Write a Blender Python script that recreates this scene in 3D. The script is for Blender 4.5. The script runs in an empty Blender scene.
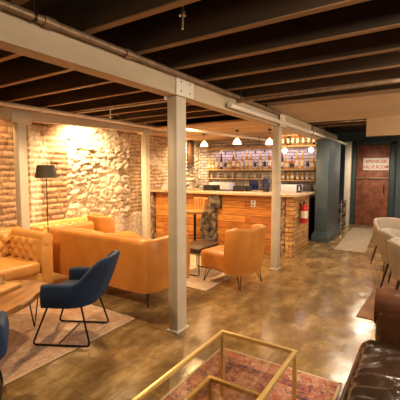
import bpy, bmesh, math, random
from mathutils import Vector, Matrix, noise
R = math.radians
random.seed(7)
scene = bpy.context.scene
COL = scene.collection

# ------------------------------------------------------------------ camera
cam_d = bpy.data.cameras.new('camera'); cam = bpy.data.objects.new('camera', cam_d); COL.objects.link(cam)
cam.location = (0, 0, 1.5)
cam_d.sensor_width = 36; cam_d.lens = 36 * 351.1 / 400; cam_d.clip_start = 0.02
cam.rotation_euler = (R(90 - 4.65), 0, R(32.6))
scene.camera = cam
# ------------------------------------------------------------------ world and exposure
w = bpy.data.worlds.new('world'); scene.world = w; w.use_nodes = True
w.node_tree.nodes['Background'].inputs[0].default_value = (0.9, 0.75, 0.6, 1)
w.node_tree.nodes['Background'].inputs[1].default_value = 0.05
vs = scene.view_settings
vs.view_transform = 'Standard'; vs.look = 'None'; vs.gamma = 1; vs.use_curve_mapping = False
vs.exposure = 0.12
WARM = (1.0, 0.69, 0.36); AMBER = (1.0, 0.63, 0.29); SOFT = (1.0, 0.84, 0.64); WASH = (1.0, 0.72, 0.40); COOL = (0.86, 0.9, 1.0)

def lamp(kind, loc, power, col, size=0.1, aim=None, angle=120, blend=0.6, sy=None):
    d = bpy.data.lights.new('lamp_light', kind); d.energy = power; d.color = col
    if kind == 'AREA':
        d.size = size
        if sy: d.shape = 'RECTANGLE'; d.size_y = sy
    else: d.shadow_soft_size = size
    if kind == 'SPOT': d.spot_size = R(angle); d.spot_blend = blend
    o = bpy.data.objects.new('lamp_light', d); COL.objects.link(o); o.location = loc
    if aim is not None:
        o.rotation_euler = (Vector(aim) - Vector(loc)).to_track_quat('-Z', 'Y').to_euler()
    return o
# wall washers tucked behind the wall-side beam
lamp('SPOT', (-5.0, 4.15, 2.36), 300, WASH, .04, (-5.35, 4.3, 1.5), 155, .8)
lamp('SPOT', (-5.0, 5.7, 2.36), 170, WASH, .04, (-5.35, 5.9, 1.5), 155, .8)
lamp('SPOT', (-4.9, 2.6, 2.36), 40, AMBER, .04, (-5.35, 2.7, 1.2), 140, .8)
lamp('SPOT', (-4.95, 7.4, 2.2), 150, WASH, .04, (-5.35, 7.5, 1.5), 155, .8)
# unseen ceiling spots added for room light below the joists; last follows a floor reflection
lamp('SPOT', (-3.3, 3.3, 2.26), 170, WARM, .07, (-3.3, 3.3, 0), 160, .5)
lamp('SPOT', (-3.2, 1.1, 2.26), 150, WARM, .07, (-3.3, 1.8, 0), 160, .5)
lamp('SPOT', (-3.3, 5.0, 2.26), 170, AMBER, .07, (-3.3, 5.4, 0), 160, .5)
lamp('SPOT', (0.7, 1.1, 2.3), 100, SOFT, .10, (-1.2, 2.2, 0.4), 160, .6)
lamp('SPOT', (0.3, 3.2, 2.36), 120, SOFT, .10, (-0.4, 3.4, 0), 165, .6)
lamp('SPOT', (-1.1, 6.75, 2.34), 120, SOFT, .25, (-1.2, 7.0, 0), 165, .6)  # added to brighten the pier front and bar end
lamp('SPOT', (-1.12, 9.2, 2.30), 150, SOFT, .2, (-1.2, 9.3, 0), 165, .6)
# unseen lights added off to the right to brighten beam, posts and soffit
for y, e in ((3.0, 80), (5.4, 80)): lamp('POINT', (2.25, y, 1.85), e, SOFT, .10)
lamp('SPOT', (1.9, 5.6, 1.5), 90, SOFT, .1, (.2, 5.6, 2.38), 100, .8)  # added upward spot that brightens the soffit
# strips under the back-bar shelves
for z in (2.06, 1.53):
    lamp('AREA', (-3.5, 8.1, z), 11, (0.8, 0.70, 0.98), 2.6, (-3.5, 8.15, 0), sy=.05)

lamp('AREA', (-2.52, 7.85, 2.30), 5, WARM, .8, (-2.5, 8.15, 2.1), sy=.05)  # extra unseen strip, added to brighten the top-shelf bottles

# ------------------------------------------------------------------ helpers
def tag(o, label=None, cat=None, group=None, kind=None):
    if label: o['label'] = label
    if cat: o['category'] = cat
    if group: o['group'] = group
    if kind: o['kind'] = kind
    return o
def empty(name, loc, rz=0, label=None, cat=None, group=None, kind=None):
    o = bpy.data.objects.new(name, None); COL.objects.link(o); o.empty_display_size = .1
    o.location = loc; o.rotation_euler = (0, 0, rz)
    return tag(o, label, cat, group, kind)
def build(name, bm, m, parent=None, smooth=True, sharp=40):
    bmesh.ops.recalc_face_normals(bm, faces=bm.faces)
    me = bpy.data.meshes.new(name); bm.to_mesh(me); bm.free()
    for mm in (m if isinstance(m, (list, tuple)) else [m]): me.materials.append(mm)
    if smooth:
        for p in me.polygons: p.use_smooth = True
        me.set_sharp_from_angle(angle=R(sharp))
    o = bpy.data.objects.new(name, me); COL.objects.link(o)
    if parent: o.parent = parent
    return o
def copy_tree(o, parent=None):
    c = o.copy(); COL.objects.link(c)
    if parent: c.parent = parent
    for ch in list(o.children): copy_tree(ch, c)
    return c
def NB(): return bmesh.new()
def box(bm, x0, x1, y0, y1, z0, z1, bev=0.0, seg=2, rot=None):
    c = Vector(((x0+x1)/2, (y0+y1)/2, (z0+z1)/2))
    M = Matrix.Translation(c)
    if rot is not None: M = M @ rot
    r = bmesh.ops.create_cube(bm, size=1, matrix=M @ Matrix.Diagonal((abs(x1-x0), abs(y1-y0), abs(z1-z0), 1)))
    if bev > 0:
        es = list({e for v in r['verts'] for e in v.link_edges})
        bmesh.ops.bevel(bm, geom=es, offset=bev, segments=seg, profile=.5, affect='EDGES', clamp_overlap=True)
    return bm
def bx(*a, **k): return box(NB(), *a, **k)
def tube(bm, pts, r, n=8, closed=False):
    pts = [Vector(p) for p in pts]; rings = []; N = len(pts)
    up = None
    for i, p in enumerate(pts):
        if closed: t = pts[(i+1) % N] - pts[i-1]
        else: t = pts[min(i+1, N-1)] - pts[max(i-1, 0)]
        t.normalize()
        if up is None: up = Vector((0, 0, 1)) if abs(t.z) < .9 else Vector((1, 0, 0))
        a = t.cross(up); a.normalize(); b = a.cross(t); b.normalize(); up = b
        rr = r[i] if isinstance(r, (list, tuple)) else r
        rings.append([bm.verts.new(p + a*rr*math.cos(2*math.pi*k/n) + b*rr*math.sin(2*math.pi*k/n)) for k in range(n)])
    M = N if closed else N-1
    for i in range(M):
        A, B = rings[i], rings[(i+1) % N]
        for k in range(n): bm.faces.new((A[k], A[(k+1) % n], B[(k+1) % n], B[k]))
    if not closed:
        bm.faces.new(rings[0]); bm.faces.new(rings[-1])
    return bm
def fillet(pts, r, n=5):
    pts = [Vector(p) for p in pts]; out = [pts[0]]
    for i in range(1, len(pts)-1):
        a = (pts[i-1]-pts[i]); b = (pts[i+1]-pts[i]); q = min(r, a.length*.45, b.length*.45)
        a.normalize(); b.normalize(); A = pts[i]+a*q; B = pts[i]+b*q
        for k in range(n+1):
            t = k/n; out.append(A*(1-t)**2 + pts[i]*2*t*(1-t) + B*t*t)
    out.append(pts[-1]); return out
def lathe(bm, prof, n=16, c=(0, 0, 0)):
    rings = []
    for r, z in prof:
        if r < 1e-5: rings.append([bm.verts.new((c[0], c[1], c[2]+z))])
        else: rings.append([bm.verts.new((c[0]+r*math.cos(2*math.pi*k/n), c[1]+r*math.sin(2*math.pi*k/n), c[2]+z)) for k in range(n)])
    for A, B in zip(rings, rings[1:]):
        for k in range(n):
            k2 = (k+1) % n
            if len(A) == 1 and len(B) == 1: continue
            if len(A) == 1: bm.faces.new((A[0], B[k2], B[k]))
            elif len(B) == 1: bm.faces.new((A[k], A[k2], B[0]))
            else: bm.faces.new((A[k], A[k2], B[k2], B[k]))
    if len(rings[0]) > 1: bm.faces.new(rings[0])
    if len(rings[-1]) > 1: bm.faces.new(rings[-1])
    return bm
def prism(bm, outline, z0, z1, bev=0):
    lo = [bm.verts.new((x, y, z0)) for x, y in outline]; hi = [bm.verts.new((x, y, z1)) for x, y in outline]
    n = len(outline); bm.faces.new(lo); bm.faces.new(hi)
    for i in range(n): bm.faces.new((lo[i], lo[(i+1) % n], hi[(i+1) % n], hi[i]))
    return bm
def upath(w, d, a, r, step=.04):
    """U around a seat facing +X: arms at y=+-w, back at x=-d, arm fronts at x=a, corner radius r"""
    P = []; n = max(2, int((a+d-r)/step))
    for i in range(n): P.append((a - (a+d-r)*i/n, -w))
    for i in range(9):
        t = R(270 - 90*i/8); P.append((-d+r + r*math.cos(t), -w+r + r*math.sin(t)))
    n = max(2, int((2*w-2*r)/step))
    for i in range(1, n): P.append((-d, -w+r + (2*w-2*r)*i/n))
    for i in range(9):
        t = R(180 - 90*i/8); P.append((-d+r + r*math.cos(t), w-r + r*math.sin(t)))
    n = max(2, int((a+d-r)/step))
    for i in range(1, n+1): P.append((-d+r + (a+d-r)*i/n, w))
    return P
def wrap(bm, P, zb, zt, th, lean=lambda x: 0, off=0.0, mid=.0):
    """thick upright shell along path P; zb, zt functions of (x,y)"""
    secs = []; N = len(P)
    for i, (x, y) in enumerate(P):
        a = Vector(P[max(i-1, 0)]); b = Vector(P[min(i+1, N-1)]); t = (b-a).normalized()
        nr = Vector((-t.y, t.x)) if False else Vector((t.y, -t.x))
        if nr.dot(Vector((x, y))) < 0 and abs(nr.dot(Vector((x, y)))) > 1e-3: nr = -nr
        zb_, zt_ = zb(x, y), zt(x, y); h = th/2; L = lean(x)
        q = [(h, zb_)]
        for k in (.25, .5, .75): q.append((h+mid*math.sin(math.pi*k), zb_+(zt_-h-zb_)*k))
        for k in range(7):
            A = math.pi*k/6; q.append((h*math.cos(A), zt_-h + h*math.sin(A)))
        for k in (.75, .5, .25): q.append((-h, zb_+(zt_-h-zb_)*k))
        q.append((-h, zb_))
        ring = []
        for o_, z in q:
            f = (z-zb_)/max(.01, zt_-zb_)
            e = nr*(o_+off)
            ring.append(bm.verts.new((x+e.x - L*f, y+e.y, z)))
        secs.append(ring)
    n = len(secs[0])
    for A, B in zip(secs, secs[1:]):
        for k in range(n): bm.faces.new((A[k], A[(k+1) % n], B[(k+1) % n], B[k]))
    bm.faces.new(secs[0]); bm.faces.new(secs[-1])
    return bm
def cushion(bm, x0, x1, y0, y1, z0, z1, bev=.05, puff=.02, cuts=6):
    b2 = bx(x0, x1, y0, y1, z0, z1, bev=bev, seg=4)
    cx, cy = (x0+x1)/2, (y0+y1)/2
    bmesh.ops.subdivide_edges(b2, edges=[e for e in b2.edges if e.calc_length() > .12], cuts=cuts, use_grid_fill=True)
    for v in b2.verts:
        if v.co.z > (z0+z1)/2:
            fx = 1-min(1, abs(v.co.x-cx)/((x1-x0)/2))**2; fy = 1-min(1, abs(v.co.y-cy)/((y1-y0)/2))**2
            v.co.z += puff*fx*fy
    me = bpy.data.meshes.new('t'); b2.to_mesh(me); b2.free(); bm.from_mesh(me); bpy.data.meshes.remove(me)
    return bm
def tufted(bm, o, U, V, W, H, cu, cv, depth=.045, nu=None, nv=None):
    """diamond-buttoned pad: origin o, unit axes U (width) and V (height), puff along U x V"""
    o, U, V = Vector(o), Vector(U).normalized(), Vector(V).normalized(); Nn = U.cross(V)
    nu = nu or int(W/.018); nv = nv or int(H/.018); g = []
    for i in range(nu+1):
        row = []
        for j in range(nv+1):
            u, v = i/nu*W, j/nv*H; a, b = u/cu, v/cv
            s = abs(math.sin(math.pi*(a+b))*math.sin(math.pi*(a-b)))
            h = depth*(s**.45)
            ed = min(u, W-u, v, H-v); h *= min(1, ed/.03)**.5
            row.append(bm.verts.new(o+U*u+V*v+Nn*(h+.005)))
        g.append(row)
    for i in range(nu):
        for j in range(nv): bm.faces.new((g[i][j], g[i+1][j], g[i+1][j+1], g[i][j+1]))
    bk = [bm.verts.new(o+U*a+V*b-Nn*.01) for a, b in ((0, 0), (W, 0), (W, H), (0, H))]
    bm.faces.new(bk[::-1])
    for c, e in ((0, 1), (1, 2), (2, 3), (3, 0)):
        edge = {(0, 1): [g[i][0] for i in range(nu+1)], (1, 2): g[nu], (2, 3): [g[i][nv] for i in range(nu, -1, -1)], (3, 0): g[0][::-1]}[(c, e)]
        bm.faces.new([bk[c], bk[e]] + list(reversed(edge)))
    return bm
def rough_block(bm, x0, x1, y0, y1, z0, z1, step=.03, amp=.03, sc=6):
    b2 = NB()
    bmesh.ops.create_cube(b2, size=1, matrix=Matrix.Translation(((x0+x1)/2, (y0+y1)/2, (z0+z1)/2)) @ Matrix.Diagonal((x1-x0, y1-y0, z1-z0, 1)))
    n = int(max(x1-x0, y1-y0, z1-z0)/step)
    bmesh.ops.subdivide_edges(b2, edges=b2.edges[:], cuts=min(n, 36), use_grid_fill=True)
    c = Vector(((x0+x1)/2, (y0+y1)/2, (z0+z1)/2))
    for v in b2.verts:
        d, p = noise.voronoi(v.co*sc); h = min(1, (d[1]-d[0])*3)
        n_ = Vector((v.co.x-c.x, v.co.y-c.y, 0)).normalized()
        v.co += n_*(amp*(h-.7) + noise.noise(v.co*9)*amp*.5)
        v.co.z = min(max(v.co.z, z0), z1)
    me = bpy.data.meshes.new('t'); b2.to_mesh(me); b2.free(); bm.from_mesh(me); bpy.data.meshes.remove(me)
    return bm

# ------------------------------------------------------------------ materials
def mat(name, c, rough=.5, metal=0, c2=None, scale=6, detail=6, stretch=None, bump=0, bscale=None, trans=0, ior=1.45, emit=None, es=0, coat=0, contrast=(.35, .65), spec=.5):
    m = bpy.data.materials.new(name); m.use_nodes = True; nt = m.node_tree; b = nt.nodes['Principled BSDF']
    b.inputs['Base Color'].default_value = (*c, 1); b.inputs['Roughness'].default_value = rough
    b.inputs['Metallic'].default_value = metal; b.inputs['IOR'].default_value = ior
    b.inputs['Transmission Weight'].default_value = trans; b.inputs['Coat Weight'].default_value = coat
    b.inputs['Specular IOR Level'].default_value = spec
    if emit: b.inputs['Emission Color'].default_value = (*emit, 1); b.inputs['Emission Strength'].default_value = es
    if c2 or bump:
        tc = nt.nodes.new('ShaderNodeTexCoord'); mp = nt.nodes.new('ShaderNodeMapping')
        nt.links.new(tc.outputs['Object'], mp.inputs[0]); mp.inputs['Scale'].default_value = stretch or (1, 1, 1)
        nz = nt.nodes.new('ShaderNodeTexNoise'); nz.inputs['Scale'].default_value = scale; nz.inputs['Detail'].default_value = detail
        nt.links.new(mp.outputs[0], nz.inputs[0])
        if c2:
            r = nt.nodes.new('ShaderNodeValToRGB'); r.color_ramp.elements[0].position = contrast[0]; r.color_ramp.elements[1].position = contrast[1]
            r.color_ramp.elements[0].color = (*c, 1); r.color_ramp.elements[1].color = (*c2, 1)
            nt.links.new(nz.outputs[0], r.inputs[0]); nt.links.new(r.outputs[0], b.inputs['Base Color'])
        if bump:
            n2 = nt.nodes.new('ShaderNodeTexNoise'); n2.inputs['Scale'].default_value = bscale or scale*3; n2.inputs['Detail'].default_value = 5
            nt.links.new(mp.outputs[0], n2.inputs[0])
            bp = nt.nodes.new('ShaderNodeBump'); bp.inputs['Strength'].default_value = bump; bp.inputs['Distance'].default_value = .02
            nt.links.new(n2.outputs[0], bp.inputs['Height']); nt.links.new(bp.outputs[0], b.inputs['Normal'])
    return m
def N(m, t): return m.node_tree.nodes.new(t)
def L(m, a, b): m.node_tree.links.new(a, b)

M = {}
M['tan'] = mat('tan_leather', (.44, .16, .025), .38, c2=(.56, .225, .045), scale=3, bump=.15, bscale=40)
M['tan2'] = mat('tan_leather_light', (.54, .25, .06), .36, c2=(.66, .33, .09), scale=3, bump=.15, bscale=40)
M['brown'] = mat('brown_leather', (.028, .016, .010), .22, c2=(.075, .038, .018), scale=5, bump=.5, bscale=9, coat=.5)
M['redbrown'] = mat('red_brown_leather', (.05, .018, .008), .3, c2=(.15, .055, .02), scale=5, bump=.2, bscale=20)
M['navy'] = mat('navy_velvet', (.0012, .011, .040), .7, c2=(.003, .024, .080), scale=4)
M['navy'].node_tree.nodes['Principled BSDF'].inputs['Sheen Weight'].default_value = .2
M['navy'].node_tree.nodes['Principled BSDF'].inputs['Sheen Tint'].default_value = (.06, .18, .45, 1)
M['grey'] = mat('grey_fabric', (.36, .31, .26), .9, c2=(.45, .39, .33), scale=60)
M['shell'] = mat('brown_shell_leather', (.17, .12, .08), .5, c2=(.24, .175, .12), scale=5)
M['blackmetal'] = mat('black_metal', (.012, .011, .01), .4, .6)
M['darkmetal'] = mat('dark_bronze_metal', (.05, .035, .02), .4, .8)
M['gold'] = mat('brushed_gold', (.80, .56, .20), .38, .55)
M['chrome'] = mat('steel', (.55, .52, .48), .25, 1)
M['paint'] = mat('cream_paint', (.50, .43, .33), .45, c2=(.58, .50, .39), scale=5, bump=.1, bscale=20)
M['beam'] = mat('painted_timber', (.42, .33, .22), .6, c2=(.55, .44, .31), scale=4, stretch=(1, .15, 1), bump=.2, bscale=25)
M['joistlit'] = mat('joist_lit_bottom_timber', (.24, .13, .055), .6, c2=(.34, .19, .085), scale=6, stretch=(.1, 1, 1))  # light from below painted in: paler copy of the dark joist timber
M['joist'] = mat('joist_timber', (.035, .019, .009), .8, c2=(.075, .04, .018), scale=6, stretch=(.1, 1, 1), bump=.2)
M['deck'] = mat('dark_ceiling_boards', (.015, .008, .004), .8, c2=(.035, .018, .009), scale=6, stretch=(1, .1, 1))
M['ply'] = mat('plywood', (.42, .25, .11), .6, c2=(.58, .38, .19), scale=3, stretch=(.3, 1, 1))
M['drywall'] = mat('tan_drywall', (.45, .32, .19), .7, c2=(.50, .36, .22), scale=2)
M['pipe'] = mat('old_pipe', (.20, .13, .08), .45, .5, c2=(.32, .22, .14), scale=20)
M['wpipe'] = mat('white_pipe', (.72, .66, .57), .4)
M['teal'] = mat('teal_paint', (.058, .08, .088), .35, c2=(.07, .094, .104), scale=3)
M['teald'] = mat('dark_teal_paint', (.03, .05, .055), .5)
M['white'] = mat('white_plastic', (.7, .68, .65), .4)
M['plaster'] = mat('old_plaster', (.55, .45, .33), .8, c2=(.66, .56, .43), scale=4, bump=.3)
M['black'] = mat('black_matte', (.015, .015, .016), .5)
M['darkwood'] = mat('dark_wood', (.035, .016, .008), .35, c2=(.07, .03, .014), scale=6, stretch=(1, 1, .2))
M['slab'] = mat('live_edge_wood', (.15, .055, .015), .3, c2=(.42, .20, .065), scale=5, stretch=(2.5, .5, 1), coat=.3)
M['board'] = mat('board_wood', (.45, .22, .07), .4, c2=(.56, .30, .11), scale=5, stretch=(.3, 3, 1))
M['stoolwood'] = mat('stool_wood', (.42, .2, .06), .4, c2=(.55, .28, .09), scale=8, stretch=(.3, 3, 1))
M['glass'] = mat('clear_glass', (.95, .97, .95), .02, trans=1, ior=1.45)
M['stone'] = mat('dark_stone', (.07, .055, .04), .85, c2=(.24, .18, .12), scale=9, bump=.8, bscale=14)
M['brickend'] = mat('rough_brick', (.13, .08, .05), .85, c2=(.42, .27, .15), scale=14, bump=.8, bscale=20)
M['counter'] = mat('bar_top_wood', (.50, .33, .18), .25, c2=(.62, .44, .27), scale=4, stretch=(.3, 3, 1), coat=.4)
M['red'] = mat('red_enamel', (.60, .025, .015), .25, coat=.3)
M['rust'] = mat('rust_red_metal', (.16, .05, .025), .5, .2, c2=(.30, .10, .05), scale=7, bump=.2)
M['cow'] = mat('brown_hide', (.16, .075, .035), .8, c2=(.26, .13, .06), scale=5)
M['signwhite'] = mat('sign_white', (.78, .72, .62), .5)
M['signred'] = mat('sign_red', (.55, .04, .03), .5)
M['bulb'] = mat('lit_bulb', (1, .8, .5), .5, emit=(1, .68, .34), es=45)
M['globe'] = mat('lit_globe', (1, .85, .6), .5, emit=(1, .76, .45), es=7)
M['glareglass'] = mat('glass_painted_glare', (1, .9, .75), .4, emit=(1, .70, .36), es=2.5)  # bulb glare put into the glass shade as emission
M['shade'] = mat('dark_shade_fabric', (.035, .028, .02), .8)
M['screen'] = mat('lit_screen', (.01, .013, .03), .2, emit=(.08, .10, .3), es=.08)
M['white2'] = mat('white_enamel', (.72, .72, .78), .3)

# thin table glass
def thin_glass():
    m = bpy.data.materials.new('table_glass'); m.use_nodes = True; nt = m.node_tree; nt.nodes.clear()
    o = N(m, 'ShaderNodeOutputMaterial'); mx = N(m, 'ShaderNodeMixShader'); t = N(m, 'ShaderNodeBsdfTransparent'); g = N(m, 'ShaderNodeBsdfGlossy')
    lw = N(m, 'ShaderNodeLayerWeight'); pw = N(m, 'ShaderNodeMath'); pw.operation = 'POWER'; pw.inputs[1].default_value = 3.5; L(m, lw.outputs['Facing'], pw.inputs[0]); f = N(m, 'ShaderNodeMath'); f.operation = 'MULTIPLY_ADD'; f.inputs[1].default_value = .55; f.inputs[2].default_value = .07; L(m, pw.outputs[0], f.inputs[0])
    t.inputs[0].default_value = (.93, .92, .88, 1); g.inputs['Roughness'].default_value = .02
    L(m, f.outputs[0], mx.inputs[0]); L(m, t.outputs[0], mx.inputs[1]); L(m, g.outputs[0], mx.inputs[2]); L(m, mx.outputs[0], o.inputs[0])
    return m
M['tglass'] = thin_glass()

def floor_mat():
    m = mat('stained_concrete', (.2, .12, .06), .2); b = m.node_tree.nodes['Principled BSDF']
    tc = N(m, 'ShaderNodeTexCoord')
    mp = N(m, 'ShaderNodeMapping'); mp.inputs['Scale'].default_value = (1.6, .8, 1); L(m, tc.outputs['Object'], mp.inputs[0])
    n1 = N(m, 'ShaderNodeTexNoise'); n1.inputs['Scale'].default_value = 3.0; n1.inputs['Detail'].default_value = 8; n1.inputs['Roughness'].default_value = .72; n1.inputs['Distortion'].default_value = .15
    L(m, mp.outputs[0], n1.inputs[0])
    r = N(m, 'ShaderNodeValToRGB'); e = r.color_ramp.elements
    e[0].position = .34; e[0].color = (.15, .085, .034, 1); e[1].position = .68; e[1].color = (.46, .31, .14, 1)
    k = e.new(.5); k.color = (.25, .152, .06, 1)
    L(m, n1.outputs[0], r.inputs[0])
    bk = N(m, 'ShaderNodeTexBrick'); bk.inputs['Scale'].default_value = 1; bk.inputs['Brick Width'].default_value = .42; bk.inputs['Row Height'].default_value = .21
    bk.inputs['Mortar Size'].default_value = .006; bk.inputs['Mortar Smooth'].default_value = .5
    bk.inputs['Color1'].default_value = (1, 1, 1, 1); bk.inputs['Color2'].default_value = (.82, .82, .80, 1); bk.inputs['Mortar'].default_value = (.62, .6, .56, 1)
    L(m, tc.outputs['Object'], bk.inputs[0])
    mx = N(m, 'ShaderNodeMixRGB'); mx.blend_type = 'MULTIPLY'; mx.inputs[0].default_value = .6
    L(m, r.outputs[0], mx.inputs[1]); L(m, bk.outputs[0], mx.inputs[2]); L(m, mx.outputs[0], b.inputs['Base Color'])
    n2 = N(m, 'ShaderNodeTexNoise'); n2.inputs['Scale'].default_value = 7; n2.inputs['Detail'].default_value = 6
    L(m, tc.outputs['Object'], n2.inputs[0])
    mr = N(m, 'ShaderNodeMapRange'); mr.inputs[1].default_value = .3; mr.inputs[2].default_value = .7; mr.inputs[3].default_value = .11; mr.inputs[4].default_value = .25
    L(m, n2.outputs[0], mr.inputs[0]); L(m, mr.outputs[0], b.inputs['Roughness'])
    bp = N(m, 'ShaderNodeBump'); bp.inputs['Strength'].default_value = .12; bp.inputs['Distance'].default_value = .02
    L(m, n2.outputs[0], bp.inputs['Height']); L(m, bp.outputs[0], b.inputs['Normal'])
    return m
M['floor'] = floor_mat()

def planks_mat(name, ca, cb, row, length, axes='xz', mortar=.004, rough=.4):
    m = mat(name, ca, rough); b = m.node_tree.nodes['Principled BSDF']
    tc = N(m, 'ShaderNodeTexCoord'); sp = N(m, 'ShaderNodeSeparateXYZ'); cm = N(m, 'ShaderNodeCombineXYZ')
    L(m, tc.outputs['Object'], sp.inputs[0])
    L(m, sp.outputs['XYZ'.index(axes[0].upper())], cm.inputs[0]); L(m, sp.outputs['XYZ'.index(axes[1].upper())], cm.inputs[1])
    bk = N(m, 'ShaderNodeTexBrick'); bk.inputs['Scale'].default_value = 1; bk.inputs['Brick Width'].default_value = length; bk.inputs['Row Height'].default_value = row
    bk.inputs['Mortar Size'].default_value = mortar; bk.inputs['Color1'].default_value = (*ca, 1); bk.inputs['Color2'].default_value = (*cb, 1)
    bk.inputs['Mortar'].default_value = (ca[0]*.25, ca[1]*.22, ca[2]*.2, 1)
    L(m, cm.outputs[0], bk.inputs[0])
    mp = N(m, 'ShaderNodeMapping'); mp.inputs['Scale'].default_value = (1.5, 12, 1); L(m, cm.outputs[0], mp.inputs[0])
    nz = N(m, 'ShaderNodeTexNoise'); nz.inputs['Scale'].default_value = 2.5; nz.inputs['Detail'].default_value = 6; L(m, mp.outputs[0], nz.inputs[0])
    r = N(m, 'ShaderNodeValToRGB'); r.color_ramp.elements[0].color = (.45, .4, .35, 1); r.color_ramp.elements[1].color = (1.25, 1.2, 1.15, 1)
    r.color_ramp.elements[0].position = .3; r.color_ramp.elements[1].position = .7
    L(m, nz.outputs[0], r.inputs[0])
    mx = N(m, 'ShaderNodeMixRGB'); mx.blend_type = 'MULTIPLY'; mx.inputs[0].default_value = .8
    L(m, bk.outputs[0], mx.inputs[1]); L(m, r.outputs[0], mx.inputs[2]); L(m, mx.outputs[0], b.inputs['Base Color'])
    return m
M['barwood'] = planks_mat('orange_stained_planks', (.42, .15, .03), (.60, .26, .06), .135, 1.3)
M['endblocks'] = planks_mat('stacked_end_grain_blocks', (.46, .22, .07), (.66, .38, .15), .075, .2, 'yz', .005)
M['endblocksx'] = planks_mat('stacked_end_grain_blocks_front', (.46, .22, .07), (.66, .38, .15), .075, .2, 'xz', .005)
M['tiles'] = planks_mat('whitewashed_brick', (.46, .40, .37), (.60, .55, .52), .075, .22, 'xz', .008, .5)

def rug_mat(name, cols, sc, fine, seed=0):
    m = mat(name, cols[0], .95); b = m.node_tree.nodes['Principled BSDF']; b.inputs['Specular IOR Level'].default_value = .1
    tc = N(m, 'ShaderNodeTexCoord'); vo = N(m, 'ShaderNodeTexVoronoi'); vo.inputs['Scale'].default_value = sc
    nz0 = N(m, 'ShaderNodeTexNoise'); nz0.inputs['Scale'].default_value = sc*.8; nz0.inputs['Detail'].default_value = 3
    L(m, tc.outputs['Object'], nz0.inputs[0])
    mxv = N(m, 'ShaderNodeMixRGB'); mxv.inputs[0].default_value = .12; L(m, tc.outputs['Object'], mxv.inputs[1]); L(m, nz0.outputs['Color'], mxv.inputs[2])
    L(m, mxv.outputs[0], vo.inputs['Vector'])
    sx = N(m, 'ShaderNodeSeparateXYZ'); L(m, vo.outputs['Color'], sx.inputs[0])
    r = N(m, 'ShaderNodeValToRGB'); r.color_ramp.interpolation = 'CONSTANT'
    e = r.color_ramp.elements; n = len(cols)
    e[0].color = (*cols[0], 1); e[0].position = 0; e[1].color = (*cols[1], 1); e[1].position = 1/n
    for i in range(2, n): k = e.new(i/n); k.color = (*cols[i], 1)
    L(m, sx.outputs[0], r.inputs[0])
    nz = N(m, 'ShaderNodeTexNoise'); nz.inputs['Scale'].default_value = fine; nz.inputs['Detail'].default_value = 4; L(m, tc.outputs['Object'], nz.inputs[0])
    r2 = N(m, 'ShaderNodeValToRGB'); r2.color_ramp.elements[0].position = .38; r2.color_ramp.elements[1].position = .62
    r2.color_ramp.elements[0].color = (*cols[0], 1); r2.color_ramp.elements[1].color = (*cols[-1], 1)
    L(m, nz.outputs[0], r2.inputs[0])
    mx = N(m, 'ShaderNodeMixRGB'); mx.inputs[0].default_value = .45; L(m, r.outputs[0], mx.inputs[1]); L(m, r2.outputs[0], mx.inputs[2])
    L(m, mx.outputs[0], b.inputs['Base Color']); return m
M['rug_pink'] = rug_mat('faded_pink_weave', [(.42, .26, .17), (.52, .36, .25), (.40, .21, .14), (.58, .44, .32), (.50, .32, .22)], 30, 7)
M['rug_red'] = rug_mat('red_persian_weave', [(.40, .10, .06), (.58, .43, .31), (.46, .16, .09), (.07, .07, .12), (.54, .34, .22), (.46, .24, .15)], 38, 22)
M['rug_pale'] = rug_mat('pale_weave', [(.50, .36, .24), (.60, .47, .34), (.54, .38, .27)], 14, 8)

# ------------------------------------------------------------------ setting
WX = -5.35; BY = 8.3; ZC = 2.62
def S(o, label=None): return tag(o, label, kind='structure')
S(build('floor', bx(-5.7, 2.6, -2.6, 11.6, -.1, 0), M['floor'], smooth=False))
S(build('ceiling', bx(-5.7, 2.6, -2.6, 11.6, ZC, ZC+.1), M['deck'], smooth=False))
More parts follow.
